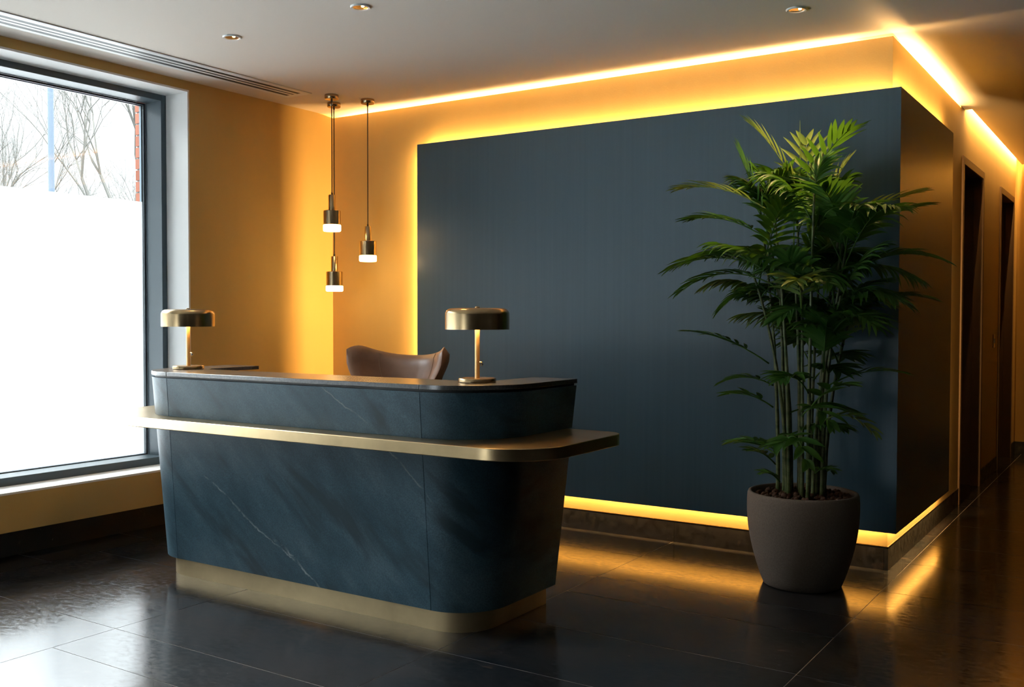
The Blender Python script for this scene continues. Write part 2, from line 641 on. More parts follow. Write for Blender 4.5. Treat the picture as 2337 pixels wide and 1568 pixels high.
# ---- doors of the corridor
def door(idx, y0, y1, lab):
    d = bpy.data.objects.new('door_%d' % idx, None)
    d.location = (XF, y0, 0)
    COL.objects.link(d)
    bpy.context.view_layer.update()
    struct(d, lab, 'door')
    bm = B()
    w, p = .055, .012
    box(bm, XF-.06, XF+p, y0-.03, y0+w-.03, 0, DZ+.03)
    box(bm, XF-.06, XF+p, y1-w+.03, y1+.03, 0, DZ+.03)
    box(bm, XF-.06, XF+p, y0+w-.03, y1-w+.03, DZ-.025, DZ+.03)
    build('door_frame', bm, M_doorframe, d, bevel=.002)
    bm = B()
    for a, b, c_, e in ((XF-.30, XF-.06, y0-.03, y0), (XF-.30, XF-.06, y1, y1+.03)):
        box(bm, a, b, c_, e, 0, DZ)
    box(bm, XF-.30, XF-.06, y0, y1, DZ-.02, DZ+.02)
    build('door_lining', bm, M_doorframe, d)
    bm = B()
    box(bm, XF-.30, XF-.255, y0+.004, y1-.004, .006, DZ-.024)
    lf = build('door_leaf', bm, M_door, d)
    bm = B()
    tube(bm, [(XF-.255, y0+.08, 1.03), (XF-.20, y0+.08, 1.03), (XF-.20, y0+.20, 1.03)], .010, 8)
    build('door_handle', bm, M_brass2, lf, smooth=True)


door(1, *D1, 'first dark doorway along the corridor, nearest the navy panel')
door(2, *D2, 'second dark doorway, at the far end of the corridor')

# ---- the window: frame, panes, film
win = bpy.data.objects.new('window_1', None)
win.location = (XFR, 1.0, ZS)
COL.objects.link(win)
bpy.context.view_layer.update()
struct(win, 'tall window with a grey frame, frosted below and clear above', 'window')
XG = -5.615*k
GY1 = 4.175*k
GZ0 = 1.35+(.434-1.35)*k
GZ1 = 1.35+(2.752-1.35)*k
muls = [WY0, .55, WY1]
bm = B()
box(bm, XG-.01, XFR, GY1, WY1, ZS, ZH)
box(bm, XG-.01, XFR, WY0, WY0+.035, ZS, ZH)
box(bm, XG-.01, XFR, WY0+.035, GY1, GZ1, ZH)
box(bm, XG-.01, XFR, WY0+.035, GY1, ZS, GZ0)
box(bm, XG-.01, XFR, .53, .57, GZ0, GZ1)
build('window_frame', bm, M_frame, win, bevel=.002)
bm = B()
for a, b in ((WY0+.035, .53), (.57, GY1)):
    for w, x0, x1 in ((.012, XG-.031, XG-.0101), (.016, XG-.050, XG-.0311)):
        box(bm, x0, x1, a, a+w, GZ0, GZ1)
        box(bm, x0, x1, b-w, b, GZ0, GZ1)
        box(bm, x0, x1, a+w, b-w, GZ1-w, GZ1)
        box(bm, x0, x1, a+w, b-w, GZ0, GZ0+w*.5)
build('glazing_bead', bm, M_frame, win)
bm = B()
for a, b in ((WY0+.045, .522), (.578, GY1-.010)):
    box(bm, XG-.030, XG-.024, a, b, GZ0+.006, GZ1-.008)
build('pane', bm, M_glass, win)
ZFILM = 1.35+(2.106-1.35)*k
bm = B()
for a, b in ((WY0+.048, .519), (.581, GY1-.016)):
    bm.faces.new([bm.verts.new(p) for p in ((XG-.022, a, GZ0+.007), (XG-.022, b, GZ0+.007), (XG-.022, b, ZFILM), (XG-.022, a, ZFILM))])
fo = build('frosted_film', bm, M_film, win)
fo['label'] = 'white frosted film over the lower part of the glass'
bm = B()
box(bm, XO-.06, XG-.051, WY0, 4.145, ZS-.06, GZ0-.005)
build('outer_sill', bm, M_frame, win)

# ---- vent in the ceiling
vent = thing('ceiling_vent', 'long slotted air vent in the ceiling above the window', 'vent', (-4.88, 2, ZC))
VX0, VX1, VY0, VY1 = -4.985, -4.795, -1.5, 4.80
bm = B()
box(bm, VX0, VX1, VY0, VY1, ZC-.0047, ZC+.002)
build('black_slot_plate', bm, M_gap, vent)  # flat black plate, not a hollow; its colour stands in for slot shade
bm = B()
e = .018
box(bm, VX0-.012, VX0+.024, VY0-.02, VY1+.05, ZC-.0055, ZC+.001)
box(bm, VX1-.030, VX1+.004, VY0-.02, VY1+.05, ZC-.0055, ZC+.001)
box(bm, VX0+.024, VX1-.030, VY1, VY1+.05, ZC-.0055, ZC+.001)
box(bm, VX1+.010, VX1+.020, VY0-.02, VY1+.05, ZC-.006, ZC+.001)
build('vent_frame', bm, M_vent, vent)
wd = (VX1-.030)-(VX0+.024)
for i in (1, 2):
    xc = VX0+.024+wd*i/3
    bm = B()
    box(bm, xc-.012, xc+.012, VY0, VY1, ZC-.0055, ZC-.002)
    build('slat', bm, M_vent, vent)

# ---- downlights
def downlight(x, y, lab, power, ang=70):
    t_ = thing('downlight', lab, 'ceiling light', (x, y, ZC), 'recessed ceiling downlights')
    bm = B()
    lathe(bm, [(.036, -.002), (.038, -.007), (.046, -.008), (.050, -.004), (.050, .001), (.036, .001)], 40, (x, y, ZC), True)
    build('trim_ring', bm, M_vent, t_, smooth=True)
    bm = B()
    lathe(bm, [(.036, -.0035), (.024, -.0015), (.012, -.0012), (0, -.0012)], 14, (x, y, ZC))
    build('reflector', bm, M_reflector, t_)
    bm = B()
    lathe(bm, [(0, -.0065), (.006, -.006), (.0075, -.003), (.007, -.001)], 16, (x+.018, y-.004, ZC))
    build('bulb', bm, M_bulb, t_, smooth=True)
    if power:
        L = bpy.data.lights.new('downlight_beam', 'SPOT')
        L.energy = power
        L.color = WARM
        L.spot_size = radians(ang)
        L.spot_blend = .6
        L.shadow_soft_size = .03
        o = bpy.data.objects.new('downlight_beam', L)
        o.location = (x, y, ZC-.02)
        COL.objects.link(o)
        o.parent = t_
        bpy.context.view_layer.update()
        o.matrix_parent_inverse = t_.matrix_world.inverted()


kc = .9914
downlight(-3.281*kc, 3.666*kc, 'small downlight at the top edge, above the front of the desk', 30)
downlight(-4.215*kc, 3.682*kc, 'small downlight nearest the window and the ceiling vent', 12)
downlight(-1.515*kc, 4.859*kc, 'small downlight in the ceiling above the potted palm', 65, 62)

# ---- pendants
def pendant(x, y, zs, lab):
    """zs: stem top, shade top, glow top, glow bottom"""
    p = thing('pendant_lamp', lab, 'pendant lamp', (x, y, ZC), 'brass pendants in the corner')
    bm = B()
    lathe(bm, [(0, ZC), (.046, ZC), (.047, ZC-.004), (.047, ZC-.026), (.044, ZC-.030), (0, ZC-.030)], 40, (x, y, 0))
    build('canopy', bm, M_brass2, p, smooth=True)
    bm = B()
    tube(bm, [(x, y, ZC-.029), (x, y, zs[0]-.002)], .0035, 8)
    tube(bm, [(x, y, ZC-.046), (x, y, ZC-.029)], .007, 10)
    tube(bm, [(x, y, zs[0]-.001), (x, y, zs[0]+.016)], .006, 10)
    build('cord', bm, M_cord, p, smooth=True)
    bm = B()
    lathe(bm, [(0, zs[0]), (.022, zs[0]), (.0235, zs[0]-.002), (.0235, zs[1]), (0, zs[1])], 32, (x, y, 0))
    build('stem', bm, M_brass2, p, smooth=True)
    bm = B()
    R = .0575
    lathe(bm, [(0, zs[1]), (R-.003, zs[1]), (R, zs[1]-.003), (R, zs[2]), (R-.002, zs[2]-.001), (0, zs[2]-.001)], 48, (x, y, 0))
    build('lamp_shade', bm, M_brass2, p, smooth=True)
    bm = B()
    R = .0595
    lathe(bm, [(0, zs[2]-.0015), (R-.004, zs[2]-.0015), (R, zs[2]-.004), (R, zs[3]+.005), (R-.005, zs[3]), (0, zs[3])], 48, (x, y, 0))
    build('diffuser', bm, M_glow, p, smooth=True)


def zk(*v):
    return [1.35+(a-1.35)*kc for a in v]


pendant(-4.746*kc, 5.009*kc, zk(2.181, 2.074, 1.978, 1.933), 'highest-hanging of the three brass pendants in the corner')
pendant(-4.910*kc, 5.205*kc, zk(1.778, 1.670, 1.570, 1.530), 'lowest-hanging of the three brass pendants in the corner')
pendant(-4.633*kc, 5.247*kc, zk(1.979, 1.878, 1.778, 1.735), 'brass pendant hanging alone right of the other two, beside the navy panel')

# ---- navy panel round the corner
bm = B()
PZ0, PZ1, TH = .212, 2.549, .020
pts = [(PXL, YP), (XP, YP), (XP, 6.99), (XP-TH, 6.99), (XP-TH, YP+TH), (PXL, YP+TH)]
lo = [bm.verts.new((x, y, PZ0)) for x, y in pts]
hi = [bm.verts.new((x, y, PZ1)) for x, y in pts]
for i in range(6):
    j = (i+1) % 6
    bm.faces.new((lo[i], lo[j], hi[j], hi[i]))
for r in (lo[::-1], hi):
    bm.faces.new((r[0], r[1], r[4], r[5]) if r is hi else (r[0], r[1], r[4], r[5]))
    bm.faces.new((r[1], r[2], r[3], r[4]) if r is hi else (r[1], r[2], r[3], r[4]))
bmesh.ops.remove_doubles(bm, verts=bm.verts[:], dist=1e-6)
pan = tag(build('wall_panel', bm, M_panel), 'dark navy wall panel with glowing edges, wrapped around the corner', 'wall panel')

# ---- light switch
sw = thing('light_switch', 'small light switch on the corridor wall between the two doorways', 'switch', (XF, 9.41, 1.15))
bm = B()
box(bm, XF-.001, XF+.009, 9.367, 9.453, 1.092, 1.208)
build('switch_plate', bm, M_brass2, sw, bevel=.002)
bm = B()
box(bm, XF+.009, XF+.013, 9.395, 9.425, 1.13, 1.17)
build('rocker', bm, M_black, sw)

# ================================================================== RECEPTION DESK
desk = thing('reception_desk', 'tapered dark slate reception desk with a brass shelf band', 'reception desk', (-3.4, 3.6, 0))
ZD0, ZD1 = .097, 1.067
YBK = 3.97


def dpar(z):
    t_ = (z-ZD0)/(ZD1-ZD0)
    return dict(xl=-4.475-.095*t_, xr=-2.352+.115*t_, yf=3.325-.080*t_, r=.232+.116*t_)


def dpath(xl, xr, yf, r, off=0.0, yb=YBK, groove=True, n=14, rl=None, rr=None, rb=0):
    """open path from back left, round the front, to back right"""
    xl, xr, yf = xl+off, xr-off, yf+off
    rl = max(.02, (rl or r)-off)
    rr = max(.02, (rr or r)-off)
    P = [(xl, yb)]
    for i in range(n+1):
        a = pi+pi/2*i/n
        P.append((xl+rl+rl*cos(a), yf+rl+rl*sin(a)))
    g = .003 if groove else 0
    x = P[-1][0]
    P += [(x+.0015, yf+g), (x+.003, yf)]
    x = xr-rr
    P += [(x-.003, yf), (x-.0015, yf+g)]
    for i in range(n+1):
        a = -pi/2+pi/2*i/n
        P.append((xr-rr+rr*cos(a), yf+rr+rr*sin(a)))
    P.append((xr, yb))
    return P


def shell(bm, o0, i0, z0, o1, i1, z1):
    R = []
    for P, z in ((o0, z0), (o1, z1), (i1, z1), (i0, z0)):
        R.append([bm.verts.new((x, y, z)) for x, y in P])
    for k_ in range(4):
        a, b = R[k_], R[(k_+1) % 4]
        for i in range(len(a)-1):
            bm.faces.new((a[i], a[i+1], b[i+1], b[i]))
    bm.faces.new([r[0] for r in R])
    bm.faces.new([r[-1] for r in R][::-1])


def slate(name, z0, z1, off=0.0, th=.03, groove=True, m=M_slate):
    bm = B()
    a, b = dpar(z0), dpar(z1)
    shell(bm, dpath(**a, off=off, groove=groove), dpath(**a, off=off+th, groove=False), z0,
          dpath(**b, off=off, groove=groove), dpath(**b, off=off+th, groove=False), z1)
    return build(name, bm, m, desk, smooth=True, angle=25)


slate('lower_panel', ZD0, .7895)
slate('upper_panel', .8405, 1.036)
slate('shadow_gap', 1.036, 1.047, off=.014, th=.03, groove=False, m=M_gap)
# worktop: narrow U with its own inner edge
bm = B()
tp = dpar(1.067)
inner = dict(xl=tp['xl']+.235, xr=tp['xr']-.235, yf=tp['yf']+.315, r=.10)
o_ = dpath(**tp)
i_ = dpath(**inner, groove=False)
shell(bm, o_, i_, 1.047, o_, i_, 1.067)
M_top = mat('worktop_stone', (.075, .075, .078), .24, spec=.8)
t = NT(M_top)
t.l(t.ramp(t.noise(t.obj, 120, 3, .7), [(.35, (.055, .060, .064)), (.65, (.10, .098, .096))]), t.b.inputs['Base Color'])
build('worktop', bm, M_top, desk, smooth=True, angle=25, bevel=.0015)
# brass shelf band
bm = B()
q = dpar(.815)
lo_o = dict(xl=-4.82, xr=-1.965, yf=3.150, r=.3)
N = 18


def ledge_path():
    xl, xr, yf, rl, rr, rb, yb = -4.82, -1.965, 3.150, .46, .265, .09, 3.93
    P = []
    for cx, cy, r, a0 in ((xl+.06, yb-.06, .06, pi/2), (xl+rl, yf+rl, rl, pi), (xr-rr, yf+rr, rr, 1.5*pi), (xr-rb, yb-rb, rb, 0)):
        for i in range(N+1):
            a = a0+pi/2*i/N
            P.append((cx+r*cos(a), cy+r*sin(a)))
    return P


P = ledge_path()
lo = [bm.verts.new((x, y, .790)) for x, y in P]
hi = [bm.verts.new((x, y, .840)) for x, y in P]
for i in range(len(P)):
    j = (i+1) % len(P)
    bm.faces.new((lo[i], lo[j], hi[j], hi[i]))
bm.faces.new(lo[::-1])
bm.faces.new(hi)
lg = build('brass_shelf', bm, M_brass, desk, smooth=True, angle=25, bevel=.003)
# plinth
bm = B()
pp = dict(xl=-4.425, xr=-2.402, yf=3.362, r=.185)
shell(bm, dpath(**pp, groove=False), dpath(**pp, off=.03, groove=False), 0.0, dpath(**pp, groove=False), dpath(**pp, off=.03, groove=False), ZD0)
build('plinth', bm, M_plinth, desk, smooth=True, angle=25)
# inner work surface of the clerk's side
bm = B()
box(bm, -4.35, -2.45, 3.56, 3.955, .70, .73)
box(bm, -4.36, -4.33, 3.55, 3.955, .10, .70)
box(bm, -2.47, -2.44, 3.55, 3.955, .10, .70)
build('inner_counter', bm, M_black, desk)

# ================================================================== TABLE LAMPS
def table_lamp(x, y, lab, power):
    z = ZD1
    l_ = thing('table_lamp', lab, 'table lamp', (x, y, z), 'brass table lamps on the desk')
    c = (x, y, z)
    bm = B()
    lathe(bm, [(0, 0), (.079, 0), (.082, .003), (.082, .015), (.079, .019), (.020, .019), (0, .019)], 56, c)
    build('base', bm, M_brass2, l_, smooth=True)
    bm = B()
    lathe(bm, [(0, .019), (.0105, .019), (.0105, .300), (0, .300)], 24, c)
    build('stem', bm, M_satin, l_, smooth=True)
    R, z0, z1 = .139, .229, .322
    prof = [(R, z0), (R, z1-.028)]
    for i in range(1, 9):
        a = pi/2*i/8
        prof.append((R-.026+.026*cos(a), z1-.028+.026*sin(a)))
    prof += [(R-.05, z1), (0, z1+.0005)]
    ins = [(0, z1-.003), (R-.05, z1-.003), (R-.026, z1-.006), (R-.006, z1-.03), (R-.002, z0)]
    bm = B()
    lathe(bm, prof+ins, 72, c)
    lathe(bm, [(R-.002, z0), (R, z0)], 72, c)
    build('lamp_shade', bm, M_brass2, l_, smooth=True, angle=50)
    bm = B()
    lathe(bm, [(0, z1), (.010, z1), (.010, z1+.004), (.008, z1+.006), (0, z1+.006)], 20, c)
    build('finial', bm, M_brass2, l_, smooth=True)
    # switch knob on the side of the stem that faces the window wall's far end
    dx, dy = .80, .60
    bm = B()
    tube(bm, [(x+dx*.009, y+dy*.009, z+.087), (x+dx*.017, y+dy*.017, z+.085), (x+dx*.021, y+dy*.021, z+.078), (x+dx*.017, y+dy*.017, z+.070)], [.004, .006, .0065, .003], 10)
    build('switch_knob', bm, M_chrome, l_, smooth=True)
    bm = B()
    lathe(bm, [(.030, .246), (.062, .246), (.064, .255), (.062, .268), (.030, .268)], 32, c, True)
    build('bulb', bm, M_bulb, l_, smooth=True)


table_lamp(-2.470, 3.503, 'brass table lamp on the rounded right end of the desk', 0)
table_lamp(-4.385, 3.515, 'brass table lamp on the left end of the desk by the window', 0)

# ================================================================== CHAIR
chx, chy = -3.765, 4.62
chair = thing('office_chair', 'brown leather wing-backed chair behind the desk', 'chair', (chx, chy, 0))


def chair_pt(u, v):
    """u across -1..1, v height 0..1; centre line of the curved back"""
    w = .345*(1-.10*(1-v))
    top = 1.120+.088*abs(u)**2.2*1.15
    if abs(u) > .70:
        top -= ((abs(u)-.70)/.30)**2.2*.066
    zb = .50
    z = zb+(top-zb)*v
    x = w*sin(u*1.18)/sin(1.18)
    y = -.20*(abs(u)**2.3)+.05*v
    # wings narrow towards the seat
    e = max(0.0, min(1.0, (v-.66)/.24))
    x *= .83+.17*e*e*(3-2*e)
    return Vector((x, y, z))


bm = B()
NU, NV = 36, 16
th = .036
F, R_ = [], []
for j in range(NV+1):
    ra, rb = [], []
    for i in range(NU+1):
        u, v = -1+2*i/NU, j/NV
        p = chair_pt(u, v)
        du = chair_pt(min(1, u+.02), v)-chair_pt(max(-1, u-.02), v)
        nrm = Vector((du.y, -du.x, 0)).normalized()
        e = min(1.0, (1-abs(u))/.16, (1-v)/.08+.0001)
        tk = th*sqrt(max(0.0, 1-(1-max(0, e))**2))+.001
        wr = 0
        if v > .45:
            wr = .0035*sin(u*70+v*14)*math.exp(-((u-.12)/.16)**2)*math.exp(-((v-.85)/.14)**2)
        ra.append(bm.verts.new(p+nrm*(tk+wr)))
        rb.append(bm.verts.new(p-nrm*tk))
    F.append(ra)
    R_.append(rb)
for j in range(NV):
    for i in range(NU):
        bm.faces.new((F[j][i], F[j][i+1], F[j+1][i+1], F[j+1][i]))
        bm.faces.new((R_[j][i+1], R_[j][i], R_[j+1][i], R_[j+1][i+1]))
for i in range(NU):
    bm.faces.new((F[NV][i], F[NV][i+1], R_[NV][i+1], R_[NV][i]))
    bm.faces.new((F[0][i+1], F[0][i], R_[0][i], R_[0][i+1]))
for j in range(NV):
    bm.faces.new((F[j+1][0], R_[j+1][0], R_[j][0], F[j][0]))
    bm.faces.new((F[j][NU], R_[j][NU], R_[j+1][NU], F[j+1][NU]))
CH = Matrix.Translation((chx, chy, 0)) @ Matrix.Rotation(radians(4), 4, 'Z')
bmesh.ops.transform(bm, matrix=CH, verts=bm.verts[:])
back = build('backrest', bm, M_leather, chair, smooth=True, angle=80)
for us in (-.50, .56):
    bm = B()
    L_ = []
    for j in range(0, 25):
        v = .05+.93*j/24
        u = us+(.05 if us < 0 else .03)*(v-1)
        p = chair_pt(u, v)
        du = chair_pt(u+.02, v)-chair_pt(u-.02, v)
        nrm = Vector((du.y, -du.x, 0)).normalized()
        e = min(1.0, (1-v)/.08+.0001)
        tk = th*sqrt(max(0.0, 1-(1-e)**2))+.001
        L_.append(CH @ (p+nrm*(tk+.0005)))
    tube(bm, L_, .0022, 6)
    build('seam', bm, M_seam, back, smooth=True)


def rbox(bm, c, s, rz=0):
    fs = box(bm, -s[0]/2, s[0]/2, -s[1]/2, s[1]/2, -s[2]/2, s[2]/2)
    vs_ = list({v for f in fs for v in f.verts})
    bmesh.ops.transform(bm, matrix=Matrix.Translation(c) @ Matrix.Rotation(rz, 4, 'Z'), verts=vs_)


bm = B()
rbox(bm, CH @ Vector((0, -.24, .47)), (.52, .50, .11), radians(4))
build('seat', bm, M_leather, chair, smooth=True, bevel=.035, seg=4)
for s in (-1, 1):
    bm = B()
    tube(bm, [CH @ Vector((s*.26, -.02, .50)), CH @ Vector((s*.31, -.04, .66)), CH @ Vector((s*.31, -.30, .67)), CH @ Vector((s*.27, -.36, .50))], .018, 10)
    build('armrest', bm, M_leather, chair, smooth=True)
bm = B()
lathe(bm, [(0, .42), (.16, .42), (.16, .405), (.03, .39), (.03, .12), (.045, .11), (.045, .06), (0, .06)], 24, (chx, chy-.22, 0))
build('column', bm, M_black, chair, smooth=True)
for i in range(5):
    a = 2*pi*i/5+.3
    bm = B()
    cx, cy = chx, chy-.22
    tube(bm, [(cx+.03*cos(a), cy+.03*sin(a), .10), (cx+.28*cos(a), cy+.28*sin(a), .072)], [.024, .014], 8)
    lg_ = build('leg', bm, M_black, chair, smooth=True)
    bm = B()
    b0 = Vector((cx+.28*cos(a), cy+.28*sin(a), .029))
    dd = Vector((-sin(a), cos(a), 0))*.018
    tube(bm, [b0-dd, b0+dd], .029, 16)
    tube(bm, [b0+Vector((0, 0, .0)), b0+Vector((0, 0, .045))], .006, 8)
    build('caster', bm, M_black, lg_, smooth=True)

# ================================================================== POTTED PALM
PX, PY = -1.500, 4.985
palm = thing('potted_palm', 'tall bushy palm in a dark round clay pot before the navy panel', 'potted plant', (PX, PY, 0))
bm = B()
prof = [(0, 0), (.180, 0), (.192, .006)]
for i in range(1, 13):
    t_ = i/12
    prof.append((.192+.083*sin(t_*pi/2*1.08)**.9, .006+.42*t_))
prof += [(.272, .458), (.268, .468), (.258, .471), (.250, .466), (.248, .42), (0, .415)]
lathe(bm, prof, 72, (PX, PY, 0))
build('pot', bm, M_pot, palm, smooth=True, angle=60)
bm = B()
for i in range(300):
    a, r = rnd.uniform(0, 2*pi), .243*sqrt(rnd.random())
    s = rnd.uniform(.011, .022)
    z = .440+rnd.uniform(0, .014)+.012*(1-r/.24)
    r = min(r, .243-s)
    mtx = Matrix.Translation((PX+r*cos(a), PY+r*sin(a), z)) @ Quaternion((rnd.random(), rnd.random(), rnd.random(), .3)).normalized().to_matrix().to_4x4() @ Matrix.Diagonal((s, s*.8, s*.65, 1))
    bmesh.ops.create_icosphere(bm, subdivisions=1, radius=1, matrix=mtx)
o = build('soil', bm, M_soil, palm, smooth=True, angle=180)
o['kind'] = 'stuff'


def bez(p0, p1, p2, t_):
    return p0*(1-t_)**2+p1*2*t_*(1-t_)+p2*t_*t_


def keep(p):
    """nothing grows through the navy panel"""
    p = p.copy()
    if p.y > YP-.015 and p.x < XP+.02:
        p.y = YP-.015-rnd.uniform(0, .004)
    return p


def leaflet(bm, base, d, nrm, length, width, droop, fold=.25, n=6):
    side = d.cross(nrm).normalized()
    p = Vector(base)
    rows = []
    dd = d.normalized()
    st = length/n
    for i in range(n+1):
        t_ = i/n
        w = width*(sin(pi*min(1, .10+.9*t_**.75))**.8)*(1 if t_ < .98 else .25)
        if i == n:
            w = width*.05
        up_ = side.cross(dd).normalized()
        rows.append((p+side*w*.5-up_*w*fold*.0+up_*w*fold, p.copy(), p-side*w*.5+up_*w*fold))
        p = p+dd*st
        dd = (dd+Vector((0, 0, -1))*droop*(.35+t_)*st*4).normalized()
    vr = [[bm.verts.new(keep(q_)) for q_ in r] for r in rows]
    for a, b in zip(vr, vr[1:]):
        bm.faces.new((a[0], a[1], b[1], b[0]))
        bm.faces.new((a[1], a[2], b[2], b[1]))


def frond(p0, tip, arch, nl, ll, lw, droop=.5, pale=False, vee=.5, start=.30, fan=.92):
    """p0 foot of the leaf stalk, tip its end; arch lifts the middle"""
    p0, tip = Vector(p0), Vector(tip)
    mid = (p0+tip)/2+Vector((0, 0, arch))
    bm = B()
    N_ = 10
    pts = [keep(bez(p0, mid, tip, i/N_)) for i in range(N_+1)]
    tube(bm, pts, [.0045*(1-.75*i/N_) for i in range(N_+1)], 5)
    for i in range(nl):
        f = i/(nl-1)
        t_ = start+(1-start)*f
        c = bez(p0, mid, tip, t_)
        tg = (bez(p0, mid, tip, min(1, t_+.02))-bez(p0, mid, tip, t_-.02)).normalized()
        sd = tg.cross(Vector((0, 0, 1)))
        if sd.length < .15:
            sd = Vector((1, .3, 0))
        sd.normalize()
        upv = sd.cross(tg).normalized()
        prof_ = .62+.5*sin(pi*min(1, .15+f*.75))-.25*f
        for s in (-1, 1):
            ang = fan*(1-.62*f)+rnd.uniform(-.08, .08)
            d = (tg*cos(ang*1.25)+sd*s*sin(ang*1.25)+upv*vee*.35*(1-f)).normalized()
            nrm = (upv+sd*s*-.2+Vector((rnd.uniform(-.2, .2), rnd.uniform(-.2, .2), 0))).normalized()
            leaflet(bm, c, d, nrm, ll*prof_*rnd.uniform(.88, 1.1), lw*rnd.uniform(.85, 1.15), droop*rnd.uniform(.5, 1.5))
    return build('frond', bm, M_leaf2 if pale else M_leaf, palm, smooth=True, angle=180, recalc=False)


# canes
canes = []
for i in range(16):
    a = 2*pi*i/16+rnd.uniform(-.2, .2)
    r = rnd.uniform(.02, .15)
    bx, by = PX+r*cos(a)*1.15, PY+r*sin(a)*.8
    h = rnd.uniform(1.45, 2.05)
    lean = rnd.uniform(.05, .20)
    tx, ty = bx+cos(a)*lean*1.2, min(by+sin(a)*lean, YP-.10)
    b0, b1, b2 = Vector((bx, by, .42)), Vector((bx, by, .42+(h-.42)*.55)), Vector((tx, ty, h))
    bm = B()
    pts, rr = [], []
    for k_ in range(15):
        t_ = k_/14
        pts.append(bez(b0, b1, b2, t_))
        rr.append((.0105-.0055*t_)*(1.18 if k_ % 2 == 0 else 1.0)*rnd.uniform(.95, 1.05))
    tube(bm, pts, rr, 7)
    build('cane', bm, M_cane, palm, smooth=True, angle=180)
    canes.append((b0, b1, b2))


def on_cane(tlo=.55, thi=1.0):
    c = rnd.choice(canes)
    return bez(*c, rnd.uniform(tlo, thi))


# the fronds that give the outline (foot, tip)
spec = [
    (Vector((-1.557, 5.000, 1.981)), Vector((-1.755, 4.950, 2.320)), .10, 11, .21, .024, .15, True),
    (Vector((-1.456, 4.920, 2.009)), Vector((-1.260, 4.850, 2.236)), .08, 12, .20, .030, .12, False),
    (Vector((-1.505, 5.050, 1.916)), Vector((-1.519, 5.050, 2.227)), .04, 10, .18, .028, .25, True),
    (Vector((-1.427, 5.050, 1.889)), Vector((-1.345, 5.100, 2.109)), .04, 9, .18, .026, .3, True),
    (Vector((-1.697, 4.950, 1.807)), Vector((-1.810, 4.900, 2.177)), .03, 11, .20, .030, .15, False),
    (Vector((-1.586, 4.850, 1.837)), Vector((-2.078, 4.800, 2.017)), .12, 13, .19, .024, .35, True),
    (Vector((-1.623, 4.900, 1.712)), Vector((-2.037, 4.850, 1.861)), .10, 12, .19, .028, .6, False),
    (Vector((-1.644, 4.900, 1.580)), Vector((-2.147, 4.850, 1.613)), .12, 13, .20, .028, .6, False),
    (Vector((-1.588, 4.800, 1.532)), Vector((-1.982, 4.750, 1.649)), .14, 12, .20, .030, .7, False),
    (Vector((-1.582, 4.850, 1.490)), Vector((-2.075, 4.800, 1.496)), .16, 12, .18, .026, .6, False),
    (Vector((-1.592, 4.950, 1.426)), Vector((-1.878, 4.850, 1.404)), .15, 12, .19, .026, .8, False),
    (Vector((-1.669, 4.950, 1.114)), Vector((-2.067, 4.900, 1.274)), .06, 11, .15, .024, .75, False),
    (Vector((-1.628, 4.900, 1.006)), Vector((-1.864, 4.850, 1.022)), .06, 8, .13, .024, .7, False),
    (Vector((-1.611, 4.850, 0.900)), Vector((-1.821, 4.800, 0.960)), .05, 6, .14, .036, .4, False),
    (Vector((-1.586, 4.850, 0.682)), Vector((-1.807, 4.800, 0.715)), .05, 5, .12, .036, .4, False),
    (Vector((-1.613, 4.900, 0.608)), Vector((-1.693, 4.800, 0.680)), .03, 5, .12, .034, .6, False),
    (Vector((-1.396, 5.100, 1.804)), Vector((-1.010, 5.150, 1.960)), .05, 12, .18, .026, .25, True),
    (Vector((-1.347, 5.000, 1.707)), Vector((-0.970, 5.050, 1.884)), .08, 12, .19, .026, .45, False),
    (Vector((-1.366, 5.000, 1.534)), Vector((-0.889, 5.050, 1.630)), .14, 13, .19, .026, .65, False),
    (Vector((-1.352, 4.950, 1.489)), Vector((-0.997, 5.000, 1.652)), .10, 12, .20, .028, .6, False),
    (Vector((-1.343, 5.000, 1.316)), Vector((-0.935, 5.050, 1.444)), .12, 12, .18, .024, .7, False),
    (Vector((-1.338, 4.900, 1.402)), Vector((-1.013, 4.900, 1.421)), .12, 11, .19, .026, .9, False),
    (Vector((-1.397, 5.050, 1.006)), Vector((-1.061, 5.100, 1.081)), .07, 10, .14, .020, .8, False),
    (Vector((-1.389, 4.950, 0.838)), Vector((-1.146, 4.900, 0.804)), .10, 7, .13, .028, .6, True),
    (Vector((-1.425, 4.850, 0.909)), Vector((-1.219, 4.700, 1.033)), .06, 5, .15, .044, .5, False),
    (Vector((-1.468, 4.850, 0.864)), Vector((-1.298, 4.700, 0.865)), .10, 5, .15, .044, .6, False),
    (Vector((-1.532, 4.850, 0.752)), Vector((-1.399, 4.700, 0.671)), .10, 5, .13, .044, .5, False),
    (Vector((-1.415, 4.900, 0.581)), Vector((-1.327, 4.850, 0.606)), .03, 4, .08, .03, .6, False),
    (Vector((-1.590, 4.900, 0.521)), Vector((-1.653, 4.850, 0.566)), .03, 4, .08, .03, .6, False),
    (Vector((-1.457, 4.800, 1.359)), Vector((-1.418, 4.600, 1.522)), .12, 12, .20, .026, 1.1, True),
    (Vector((-1.323, 4.850, 1.275)), Vector((-1.104, 4.700, 1.319)), .12, 11, .19, .026, 1.0, False),
]
for i, s in enumerate(spec):
    foot = s[0]
    if i < 5 or 16 <= i < 18:      # stalks of the upper fronds reach down into the crown
        foot = s[0]+(s[0]-s[1])*.35
    frond(foot, s[1], s[2], max(4, round(s[3]*.72)), s[4], s[5]*.92, s[6]+.15, s[7])
